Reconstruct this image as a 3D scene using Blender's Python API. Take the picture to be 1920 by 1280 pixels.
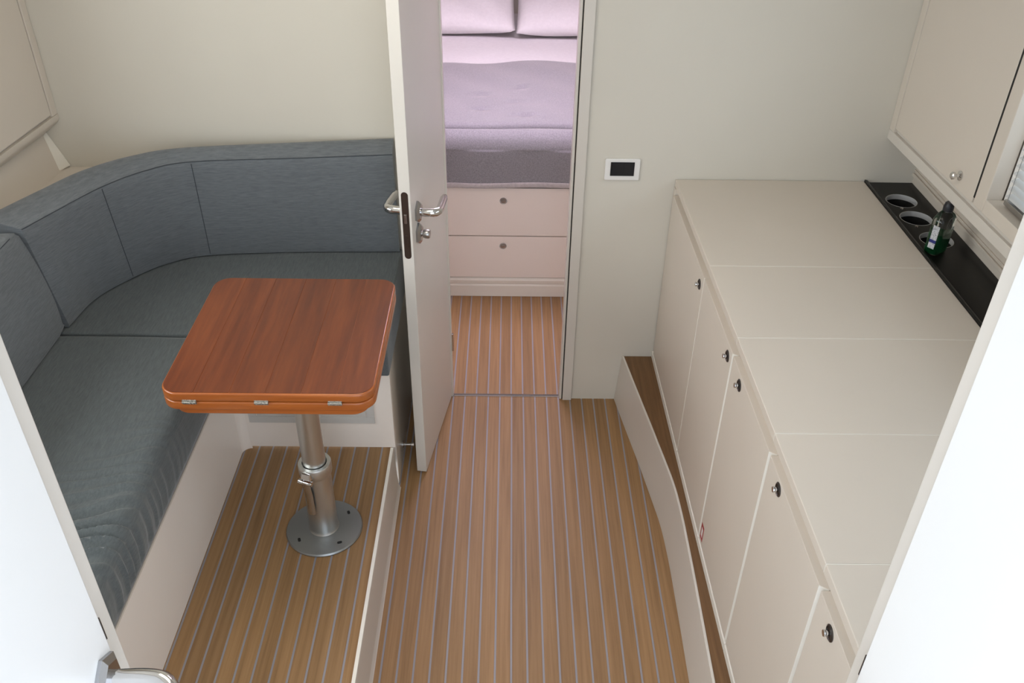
import bpy, bmesh, math, random
from mathutils import Vector, Matrix
random.seed(7)
for o in list(bpy.data.objects): bpy.data.objects.remove(o, do_unlink=True)
S = bpy.context.scene
COL = S.collection

# ------------------------------------------------------------------ camera
CAM_H = 2.25
FPX = 1665.58                       # focal length in pixels of the 1920x1280 frame
R = ((9.99934808e-01, 9.74512736e-03, 5.95087396e-03),
     (7.36730195e-04, -5.75140705e-01, 8.18054171e-01),
     (1.13946319e-02, -8.17996456e-01, -5.75110390e-01))   # columns: image right, image down, view
cd = bpy.data.cameras.new('camera'); cam = bpy.data.objects.new('camera', cd); COL.objects.link(cam)
cd.sensor_fit = 'HORIZONTAL'; cd.sensor_width = 36.0; cd.lens = FPX / 1920 * 36.0
cd.clip_start = 0.02; cd.clip_end = 200
cam.matrix_world = Matrix(((R[0][0], -R[0][1], -R[0][2], 0),
                           (R[1][0], -R[1][1], -R[1][2], 0),
                           (R[2][0], -R[2][1], -R[2][2], CAM_H), (0, 0, 0, 1)))
S.camera = cam

# ------------------------------------------------------------------ world, exposure
W = bpy.data.worlds.new('sky'); S.world = W; W.use_nodes = True
bg = W.node_tree.nodes['Background']
bg.inputs['Color'].default_value = (0.85, 0.945, 1.07, 1); bg.inputs['Strength'].default_value = 2.0
S.view_settings.view_transform = 'Standard'; S.view_settings.look = 'None'
S.view_settings.gamma = 1; S.view_settings.use_curve_mapping = False
S.view_settings.exposure = 0.54
FILL_SALOON = (3.7, (1.0, 0.90, 0.76))       # added glowing ceiling panes for fill light, strength and colour
FILL_CABIN = (14.5, (1.0, 0.84, 1.04))
# light portal in the companionway doorway behind the camera
pl = bpy.data.lights.new('doorway_portal', 'AREA'); pl.shape = 'RECTANGLE'; pl.size = 1.06; pl.size_y = 1.68
pl.cycles.is_portal = True
po = bpy.data.objects.new('doorway_portal', pl); COL.objects.link(po)
po.location = (0, 0.06, 1.46); po.rotation_euler = (math.radians(90), 0, 0)

# daylight outside the right window; the left light and its window are added
def window_light(name, loc, ry, sx, sy, watt, col):
    l = bpy.data.lights.new(name, 'AREA'); l.shape = 'RECTANGLE'; l.size = sx; l.size_y = sy; l.energy = watt; l.color = col
    o = bpy.data.objects.new(name, l); COL.objects.link(o); o.location = loc; o.rotation_euler = (0, math.radians(ry), 0)
window_light('window_daylight_right', (1.40, 1.41, 1.60), 90, 0.62, 1.40, 1.0, (1.0, 0.97, 0.93))
window_light('added_light_left', (-1.76, 1.225, 1.595), -90, 0.60, 1.29, 13, (1.0, 0.97, 0.92))  # added fill light for the unseen left side

# ------------------------------------------------------------------ materials
def mat(name, col, rough=0.5, metal=0.0, **kw):
    m = bpy.data.materials.new(name); m.use_nodes = True
    b = m.node_tree.nodes['Principled BSDF']
    b.inputs['Base Color'].default_value = (*col, 1); b.inputs['Roughness'].default_value = rough
    b.inputs['Metallic'].default_value = metal
    for k, v in kw.items(): b.inputs[k].default_value = v
    return m
def nodes(m): return m.node_tree.nodes, m.node_tree.links, m.node_tree.nodes['Principled BSDF']
def noise(m, scale, vec=(1, 1, 1), detail=4, rough=0.55, rnd=False):
    N, L, b = nodes(m)
    tc = N.new('ShaderNodeTexCoord'); mp = N.new('ShaderNodeMapping'); mp.inputs['Scale'].default_value = vec
    L.new(tc.outputs['Object'], mp.inputs['Vector'])
    if rnd:
        oi = N.new('ShaderNodeObjectInfo'); cx = N.new('ShaderNodeCombineXYZ'); mu = N.new('ShaderNodeMath')
        mu.operation = 'MULTIPLY'; mu.inputs[1].default_value = 37.0
        L.new(oi.outputs['Random'], mu.inputs[0])
        for i in range(3): L.new(mu.outputs[0], cx.inputs[i])
        L.new(cx.outputs[0], mp.inputs['Location'])
    n = N.new('ShaderNodeTexNoise'); n.inputs['Scale'].default_value = scale
    n.inputs['Detail'].default_value = detail; n.inputs['Roughness'].default_value = rough
    L.new(mp.outputs[0], n.inputs['Vector']); return n
def ramp(m, src, stops):
    N, L, b = nodes(m); r = N.new('ShaderNodeValToRGB')
    e = r.color_ramp.elements
    while len(e) < len(stops): e.new(0.5)
    for i, (p, c) in enumerate(stops): e[i].position = p; e[i].color = (*c, 1)
    L.new(src.outputs[0], r.inputs[0]); return r
def bump(m, src, strength, dist=0.002):
    N, L, b = nodes(m); u = N.new('ShaderNodeBump'); u.inputs['Strength'].default_value = strength
    u.inputs['Distance'].default_value = dist
    L.new(src.outputs[0], u.inputs['Height']); L.new(u.outputs[0], b.inputs['Normal'])
def paint(name, col, rough, var=0.04):
    m = mat(name, col, rough); N, L, b = nodes(m)
    n = noise(m, 2.2, (1, 1, 1), 3)
    r = ramp(m, n, [(0.3, tuple(c * (1 - var) for c in col)), (0.7, col)])
    L.new(r.outputs[0], b.inputs['Base Color'])
    n2 = noise(m, 260, (1, 1, 1), 2); bump(m, n2, 0.04, 0.001)
    return m
def wood(name, dark, mid, light, vec, scale, rough, rnd=True, coat=0.0, objvar=0.12):
    m = mat(name, mid, rough); N, L, b = nodes(m)
    n = noise(m, scale, vec, 6, 0.62, rnd)
    r = ramp(m, n, [(0.25, dark), (0.5, mid), (0.78, light)])
    oi = N.new('ShaderNodeObjectInfo'); mr = N.new('ShaderNodeMapRange')
    mr.inputs['To Min'].default_value = 1 - objvar; mr.inputs['To Max'].default_value = 1 + objvar
    L.new(oi.outputs['Random'], mr.inputs['Value'])
    mx = N.new('ShaderNodeVectorMath'); mx.operation = 'SCALE'
    L.new(r.outputs[0], mx.inputs[0]); L.new(mr.outputs[0], mx.inputs['Scale'])
    L.new(mx.outputs[0], b.inputs['Base Color'])
    b.inputs['Coat Weight'].default_value = coat; b.inputs['Coat Roughness'].default_value = 0.12
    bump(m, n, 0.08, 0.001)
    return m
def fabric(name, c0, c1, vec, scale, sheen=0.3, bs=0.25):
    m = mat(name, c1, 0.92); N, L, b = nodes(m)
    n = noise(m, scale, vec, 5, 0.7); r = ramp(m, n, [(0.3, c0), (0.7, c1)])
    L.new(r.outputs[0], b.inputs['Base Color']); b.inputs['Sheen Weight'].default_value = sheen
    b.inputs['Sheen Roughness'].default_value = 0.4
    bump(m, n, bs, 0.0015); return m

M = {}
M['wall'] = paint('wall_cream_paint', (0.66, 0.62, 0.54), 0.55)
M['ivory'] = paint('ivory_lacquer', (0.665, 0.598, 0.518), 0.38)
M['white'] = paint('white_lacquer', (0.80, 0.79, 0.77), 0.3, 0.02)
M['trim'] = paint('trim_lacquer', (0.66, 0.615, 0.555), 0.35)
M['doorp'] = paint('cabin_door_lacquer', (0.70, 0.665, 0.61), 0.33)
M['bench'] = paint('bench_lacquer', (0.86, 0.785, 0.715), 0.36, 0.03)
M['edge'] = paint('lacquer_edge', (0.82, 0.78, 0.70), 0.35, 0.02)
M['ceil'] = paint('ceiling_vinyl', (0.78, 0.76, 0.72), 0.7)
M['plasticw'] = mat('white_plastic', (0.8, 0.78, 0.75), 0.3)
M['teak'] = wood('teak_planks', (0.20, 0.108, 0.042), (0.285, 0.160, 0.066), (0.35, 0.205, 0.092), (60, 1.6, 60), 1.5, 0.55)
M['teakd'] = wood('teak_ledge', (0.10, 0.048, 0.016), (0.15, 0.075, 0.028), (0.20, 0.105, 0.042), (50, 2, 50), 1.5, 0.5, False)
M['caulk'] = mat('grey_caulk', (0.285, 0.272, 0.29), 0.6)
M['table'] = wood('varnished_cherry', (0.085, 0.016, 0.004), (0.148, 0.033, 0.008), (0.215, 0.054, 0.013), (26, 1.8, 26), 1.6, 0.38, True, 0.15, 0.10)
M['tedge'] = wood('varnished_cherry_edge', (0.30, 0.075, 0.012), (0.38, 0.10, 0.017), (0.47, 0.14, 0.026), (3, 40, 40), 1.5, 0.3, True, 0.35, 0.05)
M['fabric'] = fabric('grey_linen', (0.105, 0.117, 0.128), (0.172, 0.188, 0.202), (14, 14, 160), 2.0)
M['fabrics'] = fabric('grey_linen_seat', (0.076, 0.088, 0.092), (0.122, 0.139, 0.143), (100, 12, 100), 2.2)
M['piping'] = mat('seam_thread', (0.045, 0.052, 0.062), 0.9)
M['chrome'] = mat('chrome', (0.66, 0.65, 0.64), 0.1, 1.0)
M['rim'] = mat('polished_steel_rim', (0.72, 0.72, 0.72), 0.35, 0.45)
M['rose'] = mat('polished_nickel', (0.40, 0.40, 0.41), 0.16, 1.0)
M['nickel'] = mat('dull_nickel', (0.42, 0.41, 0.40), 0.28, 1.0)
M['alu'] = mat('satin_aluminium', (0.60, 0.60, 0.58), 0.33, 1.0)
M['aluplate'] = mat('grey_cast_plate', (0.30, 0.31, 0.31), 0.36, 0.85)
M['knurl'] = mat('knurled_steel', (0.4, 0.38, 0.34), 0.35, 1.0)
_n = noise(M['knurl'], 420, (1, 1, 1), 1); bump(M['knurl'], _n, 1.0, 0.003)
M['bronze'] = mat('dark_bronze', (0.085, 0.062, 0.05), 0.35, 0.7)
M['darkring'] = mat('gunmetal_ring', (0.10, 0.09, 0.085), 0.3, 0.9)
M['black'] = mat('black_hole', (0.008, 0.008, 0.008), 0.6)
M['blackgloss'] = mat('black_acrylic', (0.007, 0.007, 0.006), 0.3, 0, **{'Specular IOR Level': 0.22})
M['blackswitch'] = mat('black_glass', (0.010, 0.012, 0.016), 0.12)
M['gap'] = mat('gap_shadow_fill', (0.02, 0.018, 0.016), 0.9)  # near-black fill that puts the shade of thin gaps into colour
M['sheet'] = fabric('white_cotton', (0.74, 0.72, 0.72), (0.80, 0.78, 0.78), (1, 1, 1), 60, 0.1, 0.06)
M['throw'] = fabric('grey_woven_throw', (0.185, 0.18, 0.195), (0.335, 0.325, 0.35), (90, 40, 90), 2.4, 1.0, 0.5)
M['throwedge'] = fabric('throw_hem', (0.42, 0.39, 0.39), (0.54, 0.50, 0.50), (1, 1, 1), 90, 0.2, 0.3)
M['red'] = mat('red_print', (0.36, 0.02, 0.02), 0.5)
M['blind'] = mat('blind_slat_aluminium', (0.62, 0.62, 0.61), 0.45)
M['cord'] = mat('blind_cord', (0.25, 0.24, 0.23), 0.8)
M['greyframe'] = paint('grey_vent_frame', (0.56, 0.54, 0.51), 0.4, 0.02)
M['cap'] = mat('black_cap', (0.006, 0.006, 0.010), 0.4)
M['clear'] = mat('clear_bottle', (0.92, 0.95, 0.93), 0.03, 0, **{'Transmission Weight': 1.0, 'IOR': 1.3})
M['green'] = mat('green_liquid', (0.012, 0.12, 0.045), 0.05, 0, **{'Transmission Weight': 0.55, 'IOR': 1.33})
M['glass'] = mat('window_glass', (0.95, 0.98, 1.0), 0.0, 0, **{'Transmission Weight': 1.0, 'IOR': 1.1})
def _glass():
    m = M['glass']; N, L, b = nodes(m); out = [n for n in N if n.type == 'OUTPUT_MATERIAL'][0]
    t = N.new('ShaderNodeBsdfTransparent'); t.inputs[0].default_value = (0.93, 0.96, 0.97, 1)
    g = N.new('ShaderNodeBsdfGlossy'); g.inputs['Roughness'].default_value = 0.02
    x = N.new('ShaderNodeMixShader'); x.inputs[0].default_value = 0.06
    L.new(t.outputs[0], x.inputs[1]); L.new(g.outputs[0], x.inputs[2]); L.new(x.outputs[0], out.inputs[0])
_glass()
M['label'] = mat('bottle_label', (0.6, 0.6, 0.62), 0.5)
def _lab():
    N, L, b = nodes(M['label'])
    n = noise(M['label'], 1.0, (300, 300, 900), 2)
    r = ramp(M['label'], n, [(0.42, (0.22, 0.22, 0.24)), (0.52, (0.66, 0.66, 0.68))])
    L.new(r.outputs[0], b.inputs['Base Color'])
_lab()
M['bluelabel'] = mat('blue_label', (0.012, 0.02, 0.16), 0.5)
def emit(name, st, col):
    m = mat(name, (0.8, 0.8, 0.8), 0.4); N, L, b = nodes(m)
    b.inputs['Emission Color'].default_value = (*col, 1); b.inputs['Emission Strength'].default_value = st
    return m
M['glow1'] = emit('fill_pane_saloon', *FILL_SALOON)
M['glow2'] = emit('fill_pane_cabin', *FILL_CABIN)

# ------------------------------------------------------------------ helpers
ROOTS = []
def props(o, label=None, cat=None, group=None, kind=None):
    if label: o['label'] = label
    if cat: o['category'] = cat
    if group: o['group'] = group
    if kind: o['kind'] = kind
    return o
def thing(name, label, cat, group=None, kind=None, loc=None, rz=0.0):
    o = bpy.data.objects.new(name, None); COL.objects.link(o); o.empty_display_size = 0.05
    if loc is not None: o.location = loc; o.rotation_euler = (0, 0, rz); o['_fixed'] = 1
    ROOTS.append(o); return props(o, label, cat, group, kind)
def mesh(name, v, f, m, parent=None, bev=0.0, smooth=None, seg=2):
    me = bpy.data.meshes.new(name); me.from_pydata([tuple(p) for p in v], [], f); me.update()
    bm = bmesh.new(); bm.from_mesh(me); bmesh.ops.recalc_face_normals(bm, faces=bm.faces); bm.to_mesh(me); bm.free()
    me.materials.append(M[m] if isinstance(m, str) else m)
    if smooth is not None:
        for p in me.polygons: p.use_smooth = True
        me.set_sharp_from_angle(angle=math.radians(smooth))
    o = bpy.data.objects.new(name, me); COL.objects.link(o)
    if parent is not None: o.parent = parent
    else: ROOTS.append(o)
    if bev:
        b = o.modifiers.new('bevel', 'BEVEL'); b.width = bev; b.segments = seg; b.limit_method = 'ANGLE'; b.angle_limit = math.radians(35)
        if seg > 2:
            for p in me.polygons: p.use_smooth = True
    return o
def hexa(name, p, m, parent=None, bev=0.0015, **k):
    # p: 4 bottom points then 4 top points
    return mesh(name, p, [(0, 1, 2, 3), (4, 5, 6, 7), (0, 1, 5, 4), (1, 2, 6, 5), (2, 3, 7, 6), (3, 0, 4, 7)], m, parent, bev, **k)
def box(name, x0, x1, y0, y1, z0, z1, m, parent=None, bev=0.0015, **k):
    return hexa(name, [(x0, y0, z0), (x1, y0, z0), (x1, y1, z0), (x0, y1, z0), (x0, y0, z1), (x1, y0, z1), (x1, y1, z1), (x0, y1, z1)], m, parent, bev, **k)
def extr(name, pts, vec, m, parent=None, bev=0.0, **k):
    n = len(pts); v = [Vector(p) for p in pts] + [Vector(p) + Vector(vec) for p in pts]
    f = [tuple(range(n)), tuple(range(n, 2 * n))] + [(i, (i + 1) % n, n + (i + 1) % n, n + i) for i in range(n)]
    return mesh(name, v, f, m, parent, bev, **k)
def prism(name, poly, z0, z1, m, parent=None, bev=0.0, **k):
    return extr(name, [(x, y, z0) for x, y in poly], (0, 0, z1 - z0), m, parent, bev, **k)
def loft(name, rings, m, parent=None, closed=True, smooth=40, caps=True, bev=0.0):
    n = len(rings[0]); v = [p for r in rings for p in r]; f = []
    for i in range(len(rings) - 1):
        for j in range(n if closed else n - 1):
            a = i * n + j; b = i * n + (j + 1) % n
            f.append((a, b, b + n, a + n))
    if caps and closed: f += [tuple(range(n)), tuple(range((len(rings) - 1) * n, len(rings) * n))]
    return mesh(name, v, f, m, parent, bev, smooth)
def frame(d):
    d = Vector(d).normalized(); a = Vector((0, 0, 1)) if abs(d.z) < 0.9 else Vector((1, 0, 0))
    u = d.cross(a).normalized(); return d, u, u.cross(d).normalized()
def lathe(name, prof, org, d, m, parent=None, n=32, smooth=35, caps=True):
    # prof: (radius, distance along axis d)
    d, u, w = frame(d); org = Vector(org)
    rings = [[org + d * h + (u * math.cos(2 * math.pi * k / n) + w * math.sin(2 * math.pi * k / n)) * max(r, 1e-5) for k in range(n)] for r, h in prof]
    return loft(name, rings, m, parent, True, smooth, caps)
def tube(name, pts, rad, m, parent=None, n=12, flat=1.0, smooth=50, up=(0, 0, 1)):
    pts = [Vector(p) for p in pts]; rings = []
    for i, p in enumerate(pts):
        d = (pts[min(i + 1, len(pts) - 1)] - pts[max(i - 1, 0)]).normalized()
        u = d.cross(Vector(up)); u = u.normalized() if u.length > 1e-3 else Vector((1, 0, 0)); w = u.cross(d)
        r = rad[i] if isinstance(rad, (list, tuple)) else rad
        rings.append([p + u * math.cos(2 * math.pi * k / n) * r + w * math.sin(2 * math.pi * k / n) * r * flat for k in range(n)])
    return loft(name, rings, m, parent, True, smooth)
def spline(pts, n):
    # Catmull-Rom through pts, n samples per span
    P = [Vector(p) for p in pts]; out = []
    for i in range(len(P) - 1):
        p0 = P[i - 1] if i else P[0] * 2 - P[1]; p1, p2 = P[i], P[i + 1]
        p3 = P[i + 2] if i + 2 < len(P) else P[-1] * 2 - P[-2]
        for k in range(n):
            t = k / n
            out.append(0.5 * ((2 * p1) + (p2 - p0) * t + (2 * p0 - 5 * p1 + 4 * p2 - p3) * t * t + (3 * p1 - p0 - 3 * p2 + p3) * t ** 3))
    out.append(P[-1]); return out
def rrect(x0, x1, y0, y1, r, n=6):
    out = []
    for cx, cy, a in ((x1 - r, y1 - r, 0), (x0 + r, y1 - r, 90), (x0 + r, y0 + r, 180), (x1 - r, y0 + r, 270)):
        for k in range(n + 1):
            t = math.radians(a + 90 * k / n); out.append((cx + r * math.cos(t), cy + r * math.sin(t)))
    return out
def dupmesh(o, loc, parent=None):
    c = o.copy(); COL.objects.link(c); c.location = loc; c.parent = parent if parent else o.parent; return c

# ================================================================== STRUCTURE
YW = 2.805          # forward bulkhead
PITCH = 0.04694
def planks(root, lines, y0, y1, ztop):
    # lines: caulk line centres, neighbours bound a plank
    shared = {}
    for a, b in zip(lines[:-1], lines[1:]):
        w = round(b - a - 0.0058, 4)
        if w < 0.004: continue
        if w not in shared:
            o = box('plank', -w / 2, w / 2, y0, y1, -0.012, 0, 'teak', root, 0.0007)
            o.location = ((a + b) / 2, 0, ztop); shared[w] = o
        else:
            c = shared[w].copy(); COL.objects.link(c); c.location = ((a + b) / 2, 0, ztop)
ml = [0.022 + i * PITCH for i in range(-8, 13)]
fl = thing('floor', 'teak strip floor with grey caulk lines along the walkway', 'floor', kind='structure', loc=(0, 0, 0))
box('caulking', -0.40, 0.60, 0.15, 2.812, -0.03, -0.0012, 'caulk', fl, 0)
planks(fl, [-0.366 - 0.012] + ml, 0.15, 2.812, 0)
fb = thing('floor_cabin', 'teak strip floor of the sleeping cabin beyond the chrome threshold', 'floor', kind='structure', loc=(0, 0, 0))
box('caulking', -0.80, 0.80, 2.828, 3.66, -0.03, -0.0012, 'caulk', fb, 0)
planks(fb, [0.020 + i * PITCH for i in range(-17, 18)], 2.828, 3.66, 0)
fd = thing('floor_dinette', 'raised teak strip floor under the pedestal table', 'floor', kind='structure', loc=(0, 0, 0))
box('caulking', -0.93, -0.392, 0.15, 2.31, 0.10, 0.1788, 'caulk', fd, 0)
planks(fd, [-0.938] + [-0.426 - i * PITCH for i in range(10, -1, -1)] + [-0.390], 0.15, 2.31, 0.18)

# step riser with white nosing between the two floors
prof = [(-0.3965, 0.10), (-0.3965, 0.187), (-0.3955, 0.188), (-0.3865, 0.188), (-0.3855, 0.186), (-0.3848, 0.176), (-0.3815, 0.06), (-0.379, 0.02), (-0.3735, 0.004), (-0.371, 0.0005), (-0.3965, 0.0005)]
r_ = thing('trim_1', 'white nosing and ivory riser of the step beside the walkway', 'step riser', kind='structure')
extr('riser', [(x, 0.15, z) for x, z in prof if True], (0, 2.14, 0), 'trim', r_, 0)
box('nosing', -0.396, -0.3862, 0.15, 2.29, 0.188, 0.1895, 'edge', r_, 0.0005)

# forward bulkhead with the cabin doorway
wf = thing('wall_front', 'cream painted forward bulkhead around the cabin doorway', 'wall', kind='structure')
OPX = 0.226
box('bulkhead_panel', -1.75, -OPX, YW, YW + 0.035, -0.03, 2.3, 'wall', wf, 0)
box('bulkhead_panel', OPX, 1.6, YW, YW + 0.035, -0.03, 2.3, 'wall', wf, 0)
box('bulkhead_panel', -OPX, OPX, YW, YW + 0.035, 1.92, 2.3, 'wall', wf, 0)
# door frame
tr = thing('trim_2', 'ivory door casing and jamb of the cabin doorway', 'door frame', kind='structure')
box('casing', 0.2265, 0.262, YW - 0.012, YW, 0.0, 1.955, 'trim', tr, 0.002)
box('casing', -0.262, -0.2265, YW - 0.012, YW, 0.0, 1.955, 'trim', tr, 0.002)
box('casing', -0.226, 0.226, YW - 0.012, YW, 1.92, 1.955, 'trim', tr, 0.002)
box('jamb', 0.2135, 0.2225, YW - 0.004, YW + 0.045, 0.0, 1.92, 'trim', tr, 0.001)
box('jamb', -0.2225, -0.2135, YW + 0.006, YW + 0.045, 0.0, 1.92, 'trim', tr, 0.001)
box('gap_strip', 0.2226, 0.2264, YW - 0.003, YW + 0.03, 0.0, 1.92, 'gap', tr, 0)  # dark strip for the thin gap between jamb and casing
box('strike_plate', 0.2226, 0.2252, YW - 0.0045, YW + 0.012, 1.02, 1.075, 'bronze', tr, 0)
th = box('trim_3', -0.213, 0.224, 2.8125, 2.8275, -0.02, 0.0035, 'chrome', None, 0.002)
props(th, 'polished metal threshold strip on the teak floor in the cabin doorway', 'threshold', kind='structure')

# hull sides, aft bulkhead, ceiling
wl = thing('wall_left', 'sloping cream hull side below the port cabinet', 'wall', kind='structure')
def xl(y): return -1.475 - 0.075 * (YW - y)
hexa('hull_panel', [(-1.496, YW, 0.985), (-1.676, 0.12, 0.985), (-1.76, 0.12, 0.985), (-1.57, YW, 0.985),
                    (-1.545, YW, 1.135), (-1.73, 0.12, 1.135), (-1.80, 0.12, 1.135), (-1.62, YW, 1.135)], 'ivory', wl, 0)
def hullx(y, z): return -1.56 - 0.071 * (YW - y) - 0.05 * (z - 1.135)
def hullq(y0, y1, z0, z1):
    hexa('hull_panel', [(hullx(y1, z0), y1, z0), (hullx(y0, z0), y0, z0), (hullx(y0, z0) - 0.05, y0, z0), (hullx(y1, z0) - 0.05, y1, z0),
                        (hullx(y1, z1), y1, z1), (hullx(y0, z1), y0, z1), (hullx(y0, z1) - 0.05, y0, z1), (hullx(y1, z1) - 0.05, y1, z1)], 'ivory', wl, 0)
hullq(1.90, YW, 1.135, 2.3); hullq(0.12, 0.55, 1.135, 2.3); hullq(0.55, 1.90, 1.135, 1.27); hullq(0.55, 1.90, 1.92, 2.3)
hexa('hull_panel', [(-1.60, YW, 0.0), (-1.75, 0.12, 0.0), (-1.80, 0.12, 0.0), (-1.65, YW, 0.0),
                    (-1.60, YW, 0.985), (-1.75, 0.12, 0.985), (-1.80, 0.12, 0.985), (-1.65, YW, 0.985)], 'ivory', wl, 0)
# facet in the corner
mesh('corner_facet', [(-1.532, 2.8045, 1.112), (-1.4805, 2.8045, 0.990), (-1.519, 2.715, 0.988), (-1.543, 2.755, 1.09), (-1.56, 2.80, 0.988)],
     [(0, 1, 2, 3), (1, 4, 2), (0, 3, 4), (0, 4, 1), (2, 4, 3)], 'edge', wl, 0.004)
# ledge behind the settee back
prism('ledge', [(-1.575, YW), (-1.72, 0.12), (-1.45, 0.12), (-1.45, 2.20), (-1.41, 2.36), (-1.30, 2.60), (-1.15, 2.74), (-1.0, YW)], 0.955, 0.9865, 'ivory', wl, 0.003)

wr = thing('wall_right', 'ivory hull side with beaded splash panel behind the black shelf', 'wall', kind='structure')
def xs(y): return 1.384 + 0.015 * (YW - y)
hexa('splash_panel', [(xs(YW), YW, 0.90), (xs(YW) + 0.2, YW, 0.90), (xs(0.12) + 0.2, 0.12, 0.90), (xs(0.12), 0.12, 0.90),
                      (xs(YW), YW, 1.30), (xs(YW) + 0.2, YW, 1.30), (xs(0.12) + 0.2, 0.12, 1.30), (xs(0.12), 0.12, 1.30)], 'ivory', wr, 0)
hexa('upper_panel', [(xs(y) + o, y, z) for z in (1.97, 2.30) for y, o in ((YW, 0), (YW, 0.05), (0.12, 0.05), (0.12, 0))], 'ivory', wr, 0)
hexa('upper_panel', [(xs(y) + o, y, z) for z in (1.30, 1.97) for y, o in ((YW, 0), (YW, 0.05), (2.15, 0.05), (2.15, 0))], 'ivory', wr, 0)
hexa('upper_panel', [(xs(y) + o, y, z) for z in (1.30, 1.97) for y, o in ((0.70, 0), (0.70, 0.05), (0.12, 0.05), (0.12, 0))], 'ivory', wr, 0)
for z0, z1, d in ((0.985, 0.997, 0.008), (1.003, 1.009, 0.005)):
    hexa('bead', [(xs(YW) - d, YW, z0), (xs(YW), YW, z0), (xs(0.12), 0.12, z0), (xs(0.12) - d, 0.12, z0),
                  (xs(YW) - d, YW, z1), (xs(YW), YW, z1), (xs(0.12), 0.12, z1), (xs(0.12) - d, 0.12, z1)], 'ivory', wr, 0.002)

wb = thing('wall_back', 'aft bulkhead with the open companionway behind the viewer', 'wall', kind='structure')
box('bulkhead_panel', -1.9, -0.575, 0.06, 0.12, -0.03, 2.3, 'ceil', wb, 0)
box('bulkhead_panel', 0.575, 1.75, 0.06, 0.12, -0.03, 2.3, 'ceil', wb, 0)
box('bulkhead_panel', -0.575, 0.575, 0.06, 0.12, -0.03, 0.62, 'ceil', wb, 0)
ce = thing('ceiling', 'off white headliner with a square opening for the added light pane', 'ceiling', kind='structure')
HXA, HXB, HY0, HY1 = -0.78, -0.08, 1.45, 2.15
box('headliner', -1.9, 1.75, 0.12, HY0, 2.30, 2.34, 'ceil', ce, 0)
box('headliner', -1.9, 1.75, HY1, YW + 0.035, 2.30, 2.34, 'ceil', ce, 0)
box('headliner', -1.9, HXA, HY0, HY1, 2.30, 2.34, 'ceil', ce, 0)
box('headliner', HXB, 1.75, HY0, HY1, 2.30, 2.34, 'ceil', ce, 0)
h = thing('added_hatch', 'added unseen light pane in the saloon headliner, framed like a deck hatch', 'hatch')  # added out of view to fill the saloon with soft light
box('fill_pane', HXA + 0.02, HXB - 0.02, HY0 + 0.02, HY1 - 0.02, 2.325, 2.335, 'glow1', h, 0)
for a in ((HXA, HXB, HY0, HY0 + 0.02), (HXA, HXB, HY1 - 0.02, HY1), (HXA, HXA + 0.02, HY0 + 0.02, HY1 - 0.02), (HXB - 0.02, HXB, HY0 + 0.02, HY1 - 0.02)):
    box('hatch_frame', *a, 2.30, 2.34, 'alu', h, 0)

# sleeping cabin shell
CX, CY = 1.0, 5.62
wc = thing('wall_cabin', 'cream walls of the sleeping cabin around the bed', 'wall', kind='structure')
box('wall_panel', -CX - 0.03, -CX, YW + 0.035, CY + 0.03, 0, 2.1, 'wall', wc, 0)
box('wall_panel', CX, CX + 0.03, YW + 0.035, CY + 0.03, 0, 2.1, 'wall', wc, 0)
box('wall_panel', -CX, CX, CY, CY + 0.03, 0, 2.1, 'wall', wc, 0)
cc = thing('ceiling_cabin', 'off white headliner above the bed with a square opening for the added light pane', 'ceiling', kind='structure')
KX, KY0, KY1 = 0.35, 3.40, 4.10
box('headliner', -CX - 0.03, CX + 0.03, YW + 0.035, KY0, 2.1, 2.14, 'ceil', cc, 0)
box('headliner', -CX - 0.03, CX + 0.03, KY1, CY + 0.03, 2.1, 2.14, 'ceil', cc, 0)
box('headliner', -CX - 0.03, -KX, KY0, KY1, 2.1, 2.14, 'ceil', cc, 0)
box('headliner', KX, CX + 0.03, KY0, KY1, 2.1, 2.14, 'ceil', cc, 0)
h = thing('added_hatch', 'added unseen light pane above the bed, framed like a deck hatch', 'hatch')  # added out of view to light the bed and drawers
box('fill_pane', -KX + 0.02, KX - 0.02, KY0 + 0.02, KY1 - 0.02, 2.125, 2.135, 'glow2', h, 0)
for a in ((-KX, KX, KY0, KY0 + 0.02), (-KX, KX, KY1 - 0.02, KY1), (-KX, -KX + 0.02, KY0 + 0.02, KY1 - 0.02), (KX - 0.02, KX, KY0 + 0.02, KY1 - 0.02)):
    box('hatch_frame', *a, 2.10, 2.14, 'alu', h, 0)

# ================================================================== CABIN DOOR (open towards the viewer)
def rose(name, c, nrm, parent, w=0.026, h_=0.036, t=0.013, m='rose'):
    # chamfered rosette on a face whose normal is local +-x
    s = nrm; oc = lambda k: [(0, -h_ * k), (w * k, -h_ * 0.5 * k), (w * k, h_ * 0.5 * k), (0, h_ * k), (-w * k, h_ * 0.5 * k), (-w * k, -h_ * 0.5 * k)]
    x, y, z = c
    rings = [[(x + s * d, y + a, z + b) for a, b in oc(k)] for k, d in ((1, 0), (1, t * 0.45), (0.72, t), (0.45, t * 1.02))]
    return loft(name, rings, m, parent, True, 20)
def lever(c, s, parent, dirY, L=0.115, m='chrome', neck=0.052, up=0.0):
    x, y, z = c
    p = [(x, y, z), (x + s * neck * 0.6, y, z), (x + s * neck * 0.92, y + dirY * 0.006, z), (x + s * neck * 1.08, y + dirY * 0.024, z + up * 0.2),
         (x + s * neck * 1.06, y + dirY * L * 0.6, z + up * 0.6), (x + s * neck * 1.0, y + dirY * L, z + up)]
    P = spline(p, 6); n = len(P)
    rr = [0.0120 + 0.002 * math.sin(math.pi * min(1, i / (n * 0.6))) - (0.003 if i > n - 3 else 0) for i in range(n)]
    return tube('lever', P, rr, m, parent, 14, 1.0)
DW, DT = 0.464, 0.035
dang = math.atan2(2.361 - 2.822, -0.286 + 0.2165)       # hinge to free edge
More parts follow.
